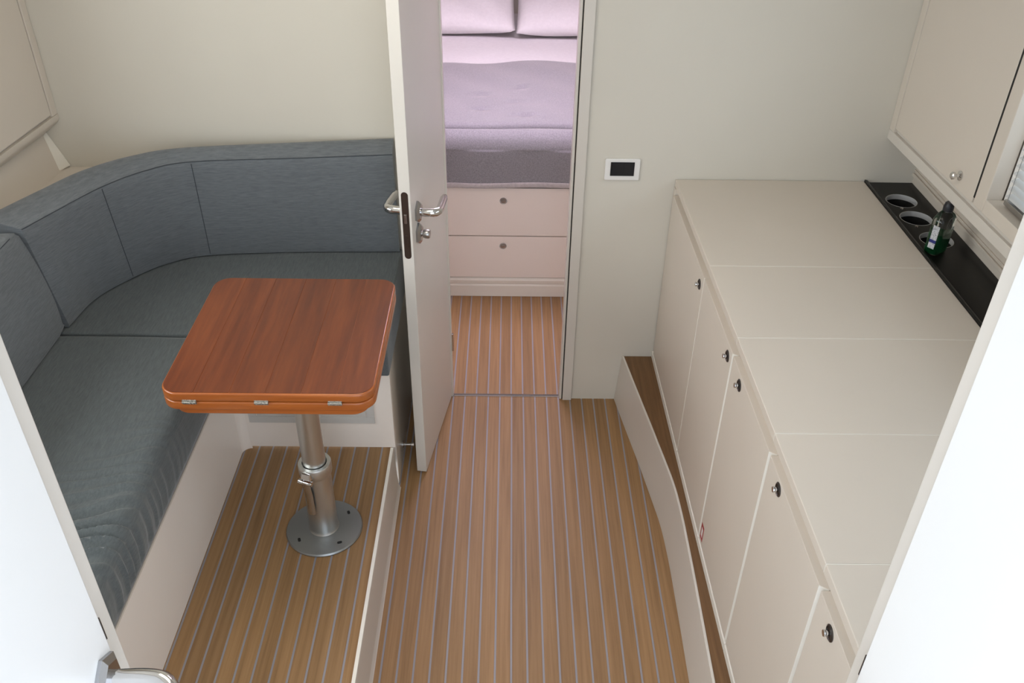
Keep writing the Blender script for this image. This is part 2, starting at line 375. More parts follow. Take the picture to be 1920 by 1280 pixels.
d1 = thing('door_1', 'ivory cabin door standing open beside the grey settee', 'door', kind='structure', loc=(-0.2165, 2.822, 0.008), rz=dang)
# local: +x along the leaf from the hinge, face towards the walkway is local +y side (checked: rz about -98 degrees)
leaf = box('leaf', 0, DW, -DT, 0, 0, 1.88, 'doorp', d1, 0.0015)
# faceplate on the free edge
pf = rrect(-DT / 2 - 0.0105, -DT / 2 + 0.0105, 0.884, 1.106, 0.0104, 8)
extr('latch_plate', [(DW - 0.001, a, b) for a, b in pf], (0.0018, 0, 0), 'bronze', d1, 0)
box('latch_bolt', DW, DW + 0.005, -DT / 2 - 0.004, -DT / 2 + 0.004, 1.005, 1.035, 'nickel', d1, 0.001)
box('lock_bolt', DW, DW + 0.003, -DT / 2 - 0.004, -DT / 2 + 0.004, 0.925, 0.965, 'bronze', d1, 0.001)
# furniture sub-assemblies are built in a frame where the face normal is x, then turned onto the leaf
def onleaf(o, side):
    me = o.data
    for v in me.vertices:
        nx, al, z = v.co.x, v.co.y, v.co.z          # nx: out of the face, al: along leaf from centre towards hinge
        v.co = Vector((DW - 0.067 - al, side * nx if side > 0 else -DT - nx, z))
    me.update()
    bm = bmesh.new(); bm.from_mesh(me); bmesh.ops.recalc_face_normals(bm, faces=bm.faces); bm.to_mesh(me); bm.free()
for side in (1, -1):
    o = rose('handle_rose', (0, 0, 1.012), 1, d1); onleaf(o, side)
    o2 = lever((0.008, 0, 1.012), 1, o, 1); onleaf(o2, side)
    o = rose('lock_rose', (0, -0.003, 0.940), 1, d1); onleaf(o, side)
    o2 = lathe('turn_knob', [(0.0, 0.006), (0.008, 0.007), (0.008, 0.016), (0.013, 0.018), (0.0145, 0.024), (0.0145, 0.034), (0.012, 0.038), (0.0, 0.039)] if side > 0 else
               [(0.0, 0.004), (0.009, 0.0045), (0.009, 0.0115), (0.0, 0.012)], (0, -0.003, 0.940), (1, 0, 0), 'nickel', o, 24); onleaf(o2, side)
for z in (0.25, 1.6):
    lathe('hinge', [(0.0, -0.04), (0.006, -0.039), (0.006, 0.039), (0.0, 0.04)], (-0.004, 0.004, z), (0, 0, 1), 'chrome', d1, 12)

# companionway doors beside the viewer (rebated leaves, handles towards the middle)
def side_door(name, label, s, xf, yfree):
    t = thing(name, label, 'door', kind='structure')
    x0, x1 = (xf, xf + 0.022 * s)                 # s points away from the walkway
    y0 = 0.135
    box('leaf', min(x0, x1), max(x0, x1), y0, yfree - 0.040, 0.66, 2.2, 'white', t, 0.0022)
    box('rebate_lip', min(x0 + 0.012 * s, x1 + 0.012 * s), max(x0 + 0.012 * s, x1 + 0.012 * s), y0, yfree, 0.65, 2.21, 'trim', t, 0.003)
    return t
d2 = side_door('door_2', 'white companionway door with chrome lever beside the settee end', -1, -0.487, 0.722)
d3 = side_door('door_3', 'white companionway door beside the galley worktop', 1, 0.452, 0.722)
for t, xf, s, zc in ((d2, -0.487, 1, 1.283), (d3, 0.452, -1, 1.222)):
    box('latch_plate', min(xf, xf - s * 0.012), max(xf, xf - s * 0.012), 0.6815, 0.6832, zc + 0.035, zc + 0.075, 'darkring', t, 0)
    o = rose('handle_rose', (xf, 0.652, zc), s, t, 0.026, 0.034, 0.010)
    lever((xf + s * 0.008, 0.650, zc), s, o, -1, 0.12, 'chrome', 0.072)

# ================================================================== SETTEE
sb = thing('settee_base', 'ivory built-in settee base with a grey framed hatch', 'bench')
box('front_panel', -0.925, -0.90, 0.15, 2.31, 0.1805, 0.505, 'bench', sb, 0.001)
box('front_panel', -0.90, -0.379, 2.29, 2.31, 0.1905, 0.505, 'bench', sb, 0.001)
box('end_panel', -0.397, -0.379, 2.31, YW - 0.001, 0.0, 0.505, 'ivory', sb, 0.001)
# rounded fillet in the inner corner
fil = [(-0.9005, 2.2905)] + [(-0.9005 + 0.03 * (1 - math.sin(t)), 2.2905 - 0.03 * (1 - math.cos(t))) for t in [math.pi / 2 * k / 6 for k in range(7)]]
prism('corner_fillet', fil, 0.1805, 0.505, 'bench', sb, 0, smooth=30)
prism('seat_board', [(-1.60, 0.15), (-0.90, 0.15), (-0.90, 2.29), (-0.379, 2.29), (-0.379, YW - 0.002), (-1.59, YW - 0.002)], 0.505, 0.512, 'ivory', sb, 0)
fr = [(-0.862, -0.440, 0.300, 0.326), (-0.862, -0.440, 0.440, 0.466), (-0.862, -0.836, 0.326, 0.440), (-0.466, -0.440, 0.326, 0.440)]
for a, b, c, d in fr: box('hatch_frame', a, b, 2.2855, 2.29, c, d, 'greyframe', sb, 0.001)
hp = box('hatch_door', -0.833, -0.469, 2.287, 2.29, 0.329, 0.437, 'greyframe', sb, 0.001)

def cushion_loft(name, rings, m, parent): return loft(name, rings, m, parent, True, 60)
# seat cushion, port side: rounded section swept along the bench with stretch wrinkles
SZ0, SZ1 = 0.5125, 0.692
def seat_left():
    t = thing('seat_cushion', 'grey linen settee seat cushion with creases, long side of the settee', 'cushion', 'settee cushions')
    rings = []
    N = 340; ya, yb = 0.45, 2.232
    for i in range(N + 1):
        y = ya + (yb - ya) * i / N
        e = min(1, (i / N) * 60, (1 - i / N) * 60); e = math.sqrt(max(0, 1 - (1 - e) ** 2)) * 0.5 + 0.5
        r = 0.045
        sec = []
        x0, x1 = -1.47, -0.893
        # right side (walkway) from bottom to top, then across the top to the back
        sec += [(x0, SZ0), (x1 + -0.02, SZ0), (x1 - 0.004, SZ0 + 0.012)]
        for k in range(5): sec.append((x1 + 0.004 * math.sin(math.pi * k / 4), SZ0 + 0.03 + (SZ1 - r - SZ0 - 0.03) * k / 4 * 0.97))
        for k in range(1, 10):
            a = math.pi / 2 * k / 9; sec.append((x1 - r * 1.25 + r * 1.25 * math.cos(a), SZ1 - r + r * math.sin(a)))
        for k in range(1, 34): 
            u = k / 33; sec.append((x1 - r * 1.25 + (x0 - x1 + r * 1.25) * u, SZ1 + 0.004 * math.sin(math.pi * u)))
        ring = []
        for x, z in sec:
            w = 0.0
            if z > SZ0 + 0.02:
                dx = (x - x1)                                   # 0 at the edge, negative inwards
                env = math.exp(-((y - 1.44) / 0.20) ** 2) * math.exp(-(((dx + 0.07) / 0.15)) ** 2)
                env2 = math.exp(-((y - 1.75) / 0.12) ** 2) * math.exp(-(((dx + 0.05) / 0.07)) ** 2) * 0.35
                ph = (y - 0.55 * dx - 0.9 * dx * dx) * 2 * math.pi / 0.043 + 1.6 * math.sin(y * 31) + 5 * (SZ1 - z)
                w = (env + env2) * (0.0085 if z > SZ1 - r else 0.0045) * (math.sin(ph) + 0.45 * math.sin(ph * 1.83 + 1.2))
            top = z > SZ1 - r
            zz = z if z < SZ0 + 0.02 else SZ0 + (z - SZ0) * (0.82 + 0.18 * e)
            ring.append((x + (0 if top else w), y, zz + (w if top else 0)))
        rings.append(ring)
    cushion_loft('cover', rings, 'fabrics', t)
    y = [p for p in (0,)]
    return t
seat_left()

Bp = [(-1.346, 2.262), (-1.326, 2.421), (-1.252, 2.556), (-1.160, 2.657), (-1.037, 2.712), (-0.736, 2.741), (-0.382, 2.752)]
Fp = [(-1.345, 2.187), (-1.295, 2.312), (-1.229, 2.462), (-1.140, 2.580), (-1.016, 2.653), (-0.678, 2.692), (-0.380, 2.728)]
Rp = [(-1.462, 2.172), (-1.372, 2.375), (-1.300, 2.520), (-1.190, 2.633), (-1.045, 2.700), (-0.690, 2.754), (-0.382, 2.798)]
def far_seat():
    t = thing('seat_cushion', 'grey linen settee seat cushion with curved rear edge under the bulkhead', 'cushion', 'settee cushions')
    B = spline([(x, y, 0) for x, y in Bp], 8)
    # goes under the back cushion by a few centimetres
    rear = []
    for i, p in enumerate(B):
        d = (B[min(i + 1, len(B) - 1)] - B[max(0, i - 1)]).normalized(); n = Vector((-d.y, d.x, 0)); q = p + n * 0.035
        rear.append((q.x, min(q.y, 2.795)))
    poly = [(-0.376, 2.268), (-0.376, rear[-1][1])] + rear[::-1] + [(-1.40, 2.238), (-0.90, 2.238), (-0.885, 2.268)]
    poly = [(x, y) for x, y in poly]
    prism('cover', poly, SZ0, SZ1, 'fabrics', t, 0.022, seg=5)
    return t
far_seat()

BZ = 0.6975
def back_curved():
    t = thing('back_cushion', 'curved grey linen settee back cushion with two vertical seams', 'cushion', 'settee cushions')
    n = 24
    B, F, Rr = (spline([(x, y, 0) for x, y in P], n) for P in (Bp, Fp, Rp))
    rings = []; face = []; ridge = []
    s1, s2 = 2 * n, 4 * n
    for i in range(len(B)):
        b, f, r = B[i], F[i], Rr[i]
        out = (b - r); out.z = 0
        d = (B[min(i + 1, len(B) - 1)] - B[max(0, i - 1)]).normalized(); nin = Vector((d.y, -d.x, 0))   # towards the seat
        # puffed between seams
        seamd = min(abs(i - s1), abs(i - s2), i, len(B) - 1 - i)
        puff = 0.010 * min(1, seamd / 8)
        ring = []
        bb = b - nin * 0.036
        if bb.y > 2.797: bb.y = 2.797
        ring.append(Vector((bb.x, bb.y, BZ)))
        ring.append(Vector((b.x, b.y, BZ)) - nin * 0.003)
        fc = []
        for k in range(0, 13):
            u = k / 12
            p = b.lerp(f, u); z = BZ + 0.008 + (1.068 - BZ - 0.008) * u
            pf_ = puff * math.sin(math.pi * u)
            if u < 0.35:
                for c0, amp in ((s2 + 6, 1.0), (s2 - 8, 0.8), (s2 + 11, 0.7), (s2 - 4.4, 0.5)):
                    pf_ -= amp * 0.0045 * math.exp(-((i - c0) / 0.75) ** 2) * (1 - u / 0.35)
            q = Vector((p.x, p.y, z)) + nin * pf_
            ring.append(q); fc.append(q + nin * 0.0006)
        face.append(fc)
        top0 = Vector((f.x, f.y, 1.0765)) - nin * 0.008
        ring.append(Vector((f.x, f.y, 1.074)) - nin * 0.002); ring.append(top0)
        ridge.append(Vector((f.x, f.y, 1.0745)) + nin * 0.0004)
        rt = Vector((r.x, r.y, 0))
        for u, dz in ((0.35, 0.006), (0.7, 0.004), (0.93, -0.001)):
            p = top0.lerp(Vector((rt.x, rt.y, 1.107)), u); p.z += dz; ring.append(p)
        ring.append(Vector((rt.x, min(rt.y, 2.8), 1.102))); ring.append(Vector((rt.x, min(rt.y, 2.8), 1.085)))
        m_ = b.lerp(f, 0.4) - nin * 0.036; ring.append(Vector((m_.x, min(m_.y, 2.799), 0.85)))
        rings.append(ring)
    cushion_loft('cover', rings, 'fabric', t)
    for s in (s1, s2): tube('seam', [p for p in face[s]], 0.0011, 'piping', t, 6)
    tube('ridge_seam', ridge, 0.0011, 'piping', t, 6)
    return t
back_curved()
def back_left():
    t = thing('back_cushion', 'straight grey linen settee back cushion along the hull side', 'cushion', 'settee cushions')
    rings = []; N = 40; ridge = []
    for i in range(N + 1):
        u = i / N
        e = min(1, u * 40, (1 - u) * 40); e = math.sqrt(max(0, 1 - (1 - e) ** 2)); s = 0.006 * (1 - e)
        def Y(z, x=-1.352):
            k = min(1, max(0, (-1.352 - x) / 0.075)); t_ = (z - BZ) / 0.375
            return 0.45 + ((2.262 - 0.077 * t_) * (1 - k) + (2.188 - 0.026 * t_) * k - 0.45) * u
        sec = [(-1.42, BZ), (-1.356 - s, BZ), (-1.350 - s, BZ + 0.012)]
        sec += [(-1.352 + 0.010 * math.sin(math.pi * k / 8) - s, BZ + 0.02 + 0.338 * k / 8) for k in range(9)]
        sec += [(-1.358 - s, 1.066 - s), (-1.366, 1.072 - s), (-1.385, 1.075 - s), (-1.405, 1.076 - s), (-1.423, 1.072 - s), (-1.43, 1.06), (-1.43, 0.85)]
        rings.append([(x, Y(z, x), z) for x, z in sec]); ridge.append((-1.3585 - s, Y(1.07), 1.0695 - s))
    cushion_loft('cover', rings, 'fabric', t)
    tube('ridge_seam', ridge[1:-1], 0.0011, 'piping', t, 6)
back_left()
# small chrome latch lying on the ledge behind the cushion corner
lt = thing('ledge_catch', 'small chrome catch on the ledge behind the settee corner', 'catch')
box('plate', -1.395, -1.335, 2.672, 2.70, 0.9868, 0.990, 'nickel', lt, 0.001)
lathe('peg', [(0.0, 0), (0.011, 0.0), (0.011, 0.016), (0.009, 0.018), (0, 0.018)], (-1.365, 2.686, 0.990), (0, 0, 1), 'chrome', lt, 16)

# ================================================================== TABLE
tb = thing('pedestal_table', 'varnished reddish wooden folding table on an aluminium pedestal', 'table')
TX0, TX1, TY0, TY1 = -0.836, -0.319, 1.664, 2.200
TZ = 0.92
lf = prism('lower_leaf', rrect(TX0, TX1, TY0, TY1, 0.045, 8), TZ - 0.052, TZ - 0.0275, 'tedge', tb, 0.004, seg=3)
uf = prism('upper_leaf', rrect(TX0, TX1, TY0, TY1, 0.045, 8), TZ - 0.0260, TZ - 0.0010, 'tedge', tb, 0.005, seg=3)
prism('support_board', rrect(TX0 + 0.024, TX1 - 0.018, TY0 + 0.010, TY1 - 0.03, 0.04, 8), TZ - 0.072, TZ - 0.0525, 'tedge', tb, 0.004, seg=3)
top = rrect(TX0 + 0.004, TX1 - 0.004, TY0 + 0.004, TY1 - 0.004, 0.042, 12)
def clip(poly, xa, xb):
    def half(P, f):
        out = []
        for i in range(len(P)):
            a, b = P[i], P[(i + 1) % len(P)]; fa, fb_ = f(a), f(b)
            if fa >= 0: out.append(a)
            if fa * fb_ < 0:
                t = fa / (fa - fb_); out.append((a[0] + (b[0] - a[0]) * t, a[1] + (b[1] - a[1]) * t))
        return out
    return half(half(poly, lambda p: p[0] - xa), lambda p: xb - p[0])
NS = 6; w = (TX1 - TX0) / NS
for i in range(NS):
    g = 0.0005
    prism('plank', clip(top, TX0 + i * w + g, TX0 + (i + 1) * w - g), TZ - 0.002, TZ, 'table', uf, 0)
for hx in (-0.762, -0.589, -0.412):
    hg = box('hinge', hx - 0.017, hx + 0.017, TY0 - 0.0022, TY0 + 0.001, TZ - 0.0330, TZ - 0.0200, 'knurl', tb, 0.001)
    lathe('pin', [(0, -0.017), (0.0025, -0.0169), (0.0025, 0.0169), (0, 0.017)], (hx, TY0 - 0.0026, TZ - 0.0265), (1, 0, 0), 'knurl', hg, 10)
PX, PY = -0.560, 1.925
plt = lathe('base_plate', [(0.0, 0.0005), (0.1165, 0.0005), (0.1172, 0.004), (0.114, 0.0085), (0.08, 0.0115), (0.055, 0.0135), (0.0, 0.0135)], (PX, PY, 0.18), (0, 0, 1), 'aluplate', tb, 64)
for k in range(4):
    a = math.radians(41 + 90 * k); cx, cy = PX + 0.088 * math.cos(a), PY + 0.088 * math.sin(a)
    sl = rrect(-0.0075, 0.0075, -0.0042, 0.0042, 0.0041, 5)
    P = [(cx + x * math.cos(a + 1.2) - y * math.sin(a + 1.2), cy + x * math.sin(a + 1.2) + y * math.cos(a + 1.2)) for x, y in sl]
    prism('screw_slot', P, 0.1896, 0.1917, 'black', plt, 0)
lathe('lower_tube', [(0.0, 0), (0.047, 0), (0.0435, 0.006), (0.0430, 0.012), (0.0430, 0.250), (0.0, 0.250)], (PX, PY, 0.1925), (0, 0, 1), 'alu', tb, 48)
lathe('collar', [(0.0435, -0.006), (0.0475, -0.004), (0.0485, 0.0), (0.0485, 0.030), (0.0465, 0.034), (0.0365, 0.034), (0.0360, 0.02), (0.0360, -0.006)], (PX, PY, 0.4265), (0, 0, 1), 'alu', tb, 48, 35, False)
lathe('upper_tube', [(0.0, 0), (0.0338, 0), (0.0338, 0.398), (0.0, 0.398)], (PX, PY, 0.4485), (0, 0, 1), 'alu', tb, 48)
# clamp lever on the collar, towards the walkway side of the viewer
ca = math.radians(-108)
cv = Vector((math.cos(ca), math.sin(ca), 0)); cu = Vector((-cv.y, cv.x, 0)); c0 = Vector((PX, PY, 0)) + cv * 0.048
def at(a, b, z): return c0 + cv * a + cu * b + Vector((0, 0, z))
cl = hexa('clamp_bracket', [at(0, -0.018, 0.436), at(0.012, -0.016, 0.434), at(0.012, 0.016, 0.434), at(0, 0.018, 0.436), at(0, -0.014, 0.458), at(0.006, -0.013, 0.458), at(0.006, 0.013, 0.458), at(0, 0.014, 0.458)], 'chrome', tb, 0.002)
lathe('pivot_pin', [(0, -0.024), (0.0075, -0.022), (0.0085, -0.016), (0.0085, -0.006), (0.0065, -0.005), (0.0065, 0.005), (0.0085, 0.006), (0.0085, 0.016), (0.0075, 0.022), (0, 0.024)], at(0.012, 0, 0.430), cu, 'chrome', cl, 16)
lv = [at(0.013, 0, 0.432), at(0.012, 0, 0.41), at(0.006, 0, 0.375), at(0.004, 0, 0.33), at(0.004, 0, 0.295)]
P = spline(lv, 5)
rg = []
for i, p in enumerate(P):
    wd = 0.0135 - 0.003 * i / len(P); th_ = 0.004
    rg.append([p + cu * a * wd + cv * b * th_ for a, b in ((-1, -.5), (-.8, .6), (-.3, 1), (.3, 1), (.8, .6), (1, -.5))])
loft('clamp_lever', rg, 'chrome', cl, True, 50)

# ================================================================== GALLEY: ledge, cabinets, worktop
def lin(pts, y):
    pts = sorted(pts, key=lambda p: p[1])
    if y <= pts[0][1]: return pts[0][0]
    for a, b in zip(pts[:-1], pts[1:]):
        if a[1] <= y <= b[1]: return a[0] + (b[0] - a[0]) * (y - a[1]) / (b[1] - a[1])
    return pts[-1][0]
LT = [(0.450, 2.806), (0.477, 2.601), (0.507, 2.383), (0.545, 2.094), (0.5495, 1.95), (0.547, 1.71), (0.540, 1.371), (0.53, 0.3)]
LB = [(0.434, 2.806), (0.459, 2.632), (0.494, 2.399), (0.531, 2.113), (0.5355, 1.95), (0.533, 1.7), (0.530, 1.515), (0.522, 0.3)]
def sm(P, y, w_=0.05): return sum(lin(P, min(2.804, max(0.2, y + d))) for d in (-w_, -w_ / 2, 0, w_ / 2, w_)) / 5 if y < 2.74 else lin(P, y)
lg = thing('side_step', 'low ledge with white curved face and teak top under the galley cabinets', 'step')
ys = [0.2 + (2.803 - 0.2) * i / 90 for i in range(91)]
rings = [[(sm(LB, y), y, 0.0005), (sm(LT, y), y, 0.2165), (sm(LT, y) + 0.0075, y, 0.2165), (sm(LT, y) + 0.0075, y, 0.0005)] for y in ys]
loft('face_panel', rings, 'trim', lg, True, 25, True, 0.0012)
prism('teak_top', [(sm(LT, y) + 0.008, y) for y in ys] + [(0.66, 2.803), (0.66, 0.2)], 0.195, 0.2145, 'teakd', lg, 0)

def xf(y): return 0.5735 + 0.0165 * (YW - y)       # cabinet front line, opening slightly aft
def slab(name, y0, y1, o0, o1, z0, z1, m, parent, bev=0.0012, fx=xf, **k):
    return hexa(name, [(fx(y0) + o0, y0, z0), (fx(y0) + o1, y0, z0), (fx(y1) + o1, y1, z0), (fx(y1) + o0, y1, z0),
                       (fx(y0) + o0, y0, z1), (fx(y0) + o1, y0, z1), (fx(y1) + o1, y1, z1), (fx(y1) + o0, y1, z1)], m, parent, bev, **k)
def push_latch(org, nrm, parent, r=0.0165):
    k = lathe('push_latch', [(0.0, -0.004), (r, -0.004), (r, 0.0015), (r * 0.8, 0.0035), (r * 0.72, 0.001), (0, 0.001)], org, nrm, 'darkring', parent, 28)
    return k
seams = [2.802, 2.226, 1.842, 1.468, 1.095, 0.70]
cabl = ['ivory galley cabinet against the forward bulkhead beside the cabin doorway',
        'ivory galley cabinet next to the one touching the bulkhead',
        'ivory galley cabinet with a small red sticker at its door foot',
        'ivory galley cabinet right beside the stickered one, nearer the companionway',
        'ivory galley cabinet at the companionway end of the row']
latchY = [2.270, 1.888, 1.755, 1.384, 1.02]
latchZ = [0.880, 0.893, 0.899, 0.904, 0.90]
CHAM = [(0.003, 0.004), (0.010, 0.013), (0.012, 0.016), (0.012, 0.016), (0.003, 0.003)]
FACE = -0.008
for i in range(5):
    yb, ya = seams[i], seams[i + 1]
    c = thing('base_cabinet', cabl[i], 'cabinet', 'galley base cabinets')
    slab('carcass', ya + 0.0008, yb - 0.0008, 0.0105, 0.60, 0.2155, 0.938, 'ivory', c, 0)
    slab('skirting', ya + 0.0005, yb - 0.0005, -0.0100, 0.0105, 0.2155, 0.243, 'edge', c, 0.002)
    top_ = 0.9170
    cy, cx = CHAM[i]; ye = yb - (0.0012 if i else 0.028)
    d_ = prism('door', [(xf(ye) + FACE, ye), (xf(ya + cy) + FACE, ya + cy), (xf(ya) + FACE + cx, ya + 0.0008), (xf(ya) + 0.010, ya + 0.0008), (xf(ye) + 0.010, ye)], 0.247, top_, 'ivory', c, 0.0008)
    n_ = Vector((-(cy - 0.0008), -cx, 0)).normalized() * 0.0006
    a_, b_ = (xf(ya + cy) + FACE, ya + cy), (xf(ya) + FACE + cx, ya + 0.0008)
    prism('chamfer_strip', [a_, b_, (b_[0] + n_.x, b_[1] + n_.y), (a_[0] + n_.x, a_[1] + n_.y)], 0.248, top_ - 0.001, 'edge', d_, 0)  # lighter strip along the chamfered near edge of the door
    if i == 0: slab('scribe_strip', yb - 0.026, yb - 0.001, -0.004, 0.0100, 0.2435, 0.938, 'ivory', c, 0.001)
    org = (xf(latchY[i]) + FACE, latchY[i], latchZ[i] - 0.010)
    kn = push_latch(org, (-1, 0, 0), d_)
    lathe('stud', [(0.0, 0.0), (0.0055, 0.001), (0.005, 0.008), (0.007, 0.010), (0.0065, 0.013), (0, 0.014)], org, (-1, 0, 0), 'chrome', d_, 16)
    if i == 2:
        y0 = 1.838
        st = slab('sticker', y0 - 0.032, y0 - 0.004, FACE - 0.0006, FACE - 0.0002, 0.262, 0.318, 'red', d_, 0)
        slab('sticker_print', y0 - 0.026, y0 - 0.011, FACE - 0.0009, FACE - 0.0006, 0.274, 0.306, 'plasticw', d_, 0)
wt = thing('worktop', 'ivory galley worktop made of separate lift-up panels', 'worktop')
wseam = [2.8035, 2.218, 1.856, 1.487, 1.118, 0.70]
def xb(y): return 1.2165 + 0.018 * (YW - y)
for i in range(5):
    yb, ya = wseam[i], wseam[i + 1]
    g = 0.0013
    hexa('panel', [(xf(ya + g) - 0.002, ya + g, 0.940), (xb(ya + g), ya + g, 0.940), (xb(yb - g), yb - g, 0.940), (xf(yb - g) - 0.002, yb - g, 0.940),
                   (xf(ya + g) - 0.002, ya + g, 0.964), (xb(ya + g), ya + g, 0.964), (xb(yb - g), yb - g, 0.964), (xf(yb - g) - 0.002, yb - g, 0.964)], 'ivory', wt, 0.0018)
    if i: hexa('joint_strip', [(xf(yb) - 0.001, yb - 0.0012, 0.9405), (xb(yb), yb - 0.0012, 0.9405), (xb(yb), yb + 0.0012, 0.9405), (xf(yb) - 0.001, yb + 0.0012, 0.9405),
                   (xf(yb) - 0.001, yb - 0.0012, 0.9632), (xb(yb), yb - 0.0012, 0.9632), (xb(yb), yb + 0.0012, 0.9632), (xf(yb) - 0.001, yb + 0.0012, 0.9632)], 'edge', wt, 0)

# black shelf with three cup holders
bs = thing('cup_holder_shelf', 'black glossy shelf strip with three round cup holders along the hull', 'shelf')
holes = [(1.296, 2.662), (1.298, 2.538), (1.308, 2.396)]
HR = 0.050
def ring_plate():
    # polygon strip with holes, filled by bmesh
    bm = bmesh.new()
    def loop(pts, z): 
        vs = [bm.verts.new((x, y, z)) for x, y in pts]; return [bm.edges.new((vs[i], vs[(i + 1) % len(vs)])) for i in range(len(vs))]
    ed = loop([(xb(0.7) + 0.010, 0.7), (xs(0.7) - 0.001, 0.7), (xs(2.803) - 0.001, 2.803), (xb(2.803) + 0.010, 2.803)], 0.960)
    for cx, cy in holes: ed += loop([(cx + HR * math.cos(2 * math.pi * k / 40), cy + HR * math.sin(2 * math.pi * k / 40)) for k in range(40)], 0.960)
    bmesh.ops.triangle_fill(bm, use_beauty=True, edges=ed)
    bmesh.ops.delete(bm, geom=[f for f in bm.faces if any((f.calc_center_median().x - cx) ** 2 + (f.calc_center_median().y - cy) ** 2 < (HR * 0.99) ** 2 for cx, cy in holes)], context='FACES_ONLY')
    me = bpy.data.meshes.new('top_plate'); bm.to_mesh(me); bm.free(); me.materials.append(M['blackgloss'])
    o = bpy.data.objects.new('top_plate', me); COL.objects.link(o); o.parent = bs
    s_ = o.modifiers.new('solid', 'SOLIDIFY'); s_.thickness = 0.012; s_.offset = -1
    bm = bmesh.new(); bm.from_mesh(me); bmesh.ops.recalc_face_normals(bm, faces=bm.faces)
    if sum(f.normal.z for f in bm.faces) < 0: bmesh.ops.reverse_faces(bm, faces=bm.faces)
    bm.to_mesh(me); bm.free()
ring_plate()
hexa('front_lip', [(xb(0.7) + 0.0005, 0.7, 0.935), (xb(0.7) + 0.010, 0.7, 0.935), (xb(2.803) + 0.010, 2.803, 0.935), (xb(2.803) + 0.0005, 2.803, 0.935),
                   (xb(0.7) + 0.0005, 0.7, 0.9715), (xb(0.7) + 0.012, 0.7, 0.9685), (xb(2.803) + 0.012, 2.803, 0.9685), (xb(2.803) + 0.0005, 2.803, 0.9715)], 'blackgloss', bs, 0.003, seg=3)
for cx, cy in holes:
    hd = lathe('cup_holder', [(HR - 0.001, 0.0), (HR - 0.001, -0.075), (0.0, -0.075), (0.0, -0.0765), (HR + 0.0005, -0.0765), (HR + 0.0005, -0.001)], (cx, cy, 0.9595), (0, 0, 1), 'black', bs, 40, 35, False)
    lathe('chrome_rim', [(HR - 0.0015, -0.017), (HR - 0.0015, 0.0003), (HR - 0.0004, 0.0005), (HR - 0.0002, 0.0003), (HR - 0.0002, 0.0), (HR - 0.0002, -0.017), (HR - 0.0015, -0.017)], (cx, cy, 0.9598), (0, 0, 1), 'rim', hd, 40, 35, False)
    lathe('stud', [(0, 0), (0.0055, 0.0), (0.005, 0.0022), (0.003, 0.003), (0, 0.003)], (cx - 0.020, cy - 0.058, 0.9602), (0, 0, 1), 'chrome', hd, 14)

# bottle
bo = thing('mouthwash_bottle', 'small clear bottle of green liquid with black cap on the black shelf', 'bottle')
bx, by, bz = 1.274, 2.325, 0.9605
def brect(a, b, z, n=6, ang=0.62):
    P = rrect(-a, a, -b, b, min(a, b) * 0.6, n)
    return [(bx + x * math.cos(ang) - y * math.sin(ang), by + x * math.sin(ang) + y * math.cos(ang), bz + z) for x, y in P]
loft('body', [brect(.028, .018, 0), brect(.032, .021, .004), brect(.034, .022, .03), brect(.035, .0225, .098), brect(.033, .022, .110), brect(.024, .018, .124), brect(.013, .0125, .132), brect(.0115, .0115, .138)], 'clear', bo)
loft('liquid', [brect(.0265, .0165, .0015), brect(.0305, .0195, .005), brect(.0325, .0205, .03), brect(.0332, .0208, .066)], 'green', bo)
lathe('cap', [(0, 0.134), (0.0145, 0.134), (0.0145, 0.146), (0.0125, 0.157), (0.010, 0.160), (0, 0.160)], (bx, by, bz), (0, 0, 1), 'cap', bo, 24)
def lab(z0, z1, m, nm):
    ang = 0.62; out = []
    for dx, dz in ((-0.020, z0), (0.012, z0), (0.012, z1), (-0.020, z1)): out.append((dx, dz))
    pts = [(bx + (-0.0358) * math.cos(ang) - dx * 0.62 * math.sin(ang), by + (-0.0358) * math.sin(ang) + dx * 0.62 * math.cos(ang), bz + dz) for dx, dz in out]
    extr(nm, pts, (-0.0006 * math.cos(ang), -0.0006 * math.sin(ang), 0), m, bo, 0)
lab(0.022, 0.040, 'label', 'label_panel'); lab(0.040, 0.050, 'bluelabel', 'label_band'); lab(0.050, 0.094, 'label', 'label_panel')

# ================================================================== WALL CABINETS, WINDOW
def xu(y): return 1.256 + 0.037 * (YW - y)
uc = thing('wall_cabinet', 'ivory wall cabinet with chrome knob above the black shelf', 'cabinet')
YA = 0.5
slab('bottom_rail', YA, YW - 0.001, 0.0, 0.020, 1.120, 1.153, 'trim', uc, 0.002, xu)
slab('underside', YA, YW - 0.001, 0.020, 0.105, 1.124, 1.138, 'ivory', uc, 0, xu)
slab('groove', YA, YW - 0.001, 0.011, 0.030, 1.138, 1.185, 'trim', uc, 0, xu)
slab('stile', 2.768, YW - 0.001, 0.0, 0.020, 1.153, 2.0, 'ivory', uc, 0.002, xu)
dd = slab('door', 2.2265, 2.764, 0.0, 0.019, 1.168, 1.98, 'ivory', uc, 0.002, xu)
kx = xu(2.317)
lathe('knob', [(0.0, 0.0), (0.014, 0.0), (0.014, 0.003), (0.0055, 0.006), (0.005, 0.014), (0.0105, 0.018), (0.011, 0.024), (0.008, 0.027), (0, 0.0275)], (kx, 2.317, 1.207), (-1, 0, 0), 'chrome', dd, 24)
slab('gap_fill', 2.2178, 2.2267, 0.001, 0.03, 1.185, 1.98, 'gap', uc, 0, xu)  # dark fill for the shade between door and window stile
slab('window_stile', 2.166, 2.2182, 0.0, 0.045, 1.168, 1.98, 'ivory', uc, 0.002, xu)
slab('window_ledge', YA, 2.1655, 0.0, 0.075, 1.168, 1.2065, 'ivory', uc, 0.002, xu)
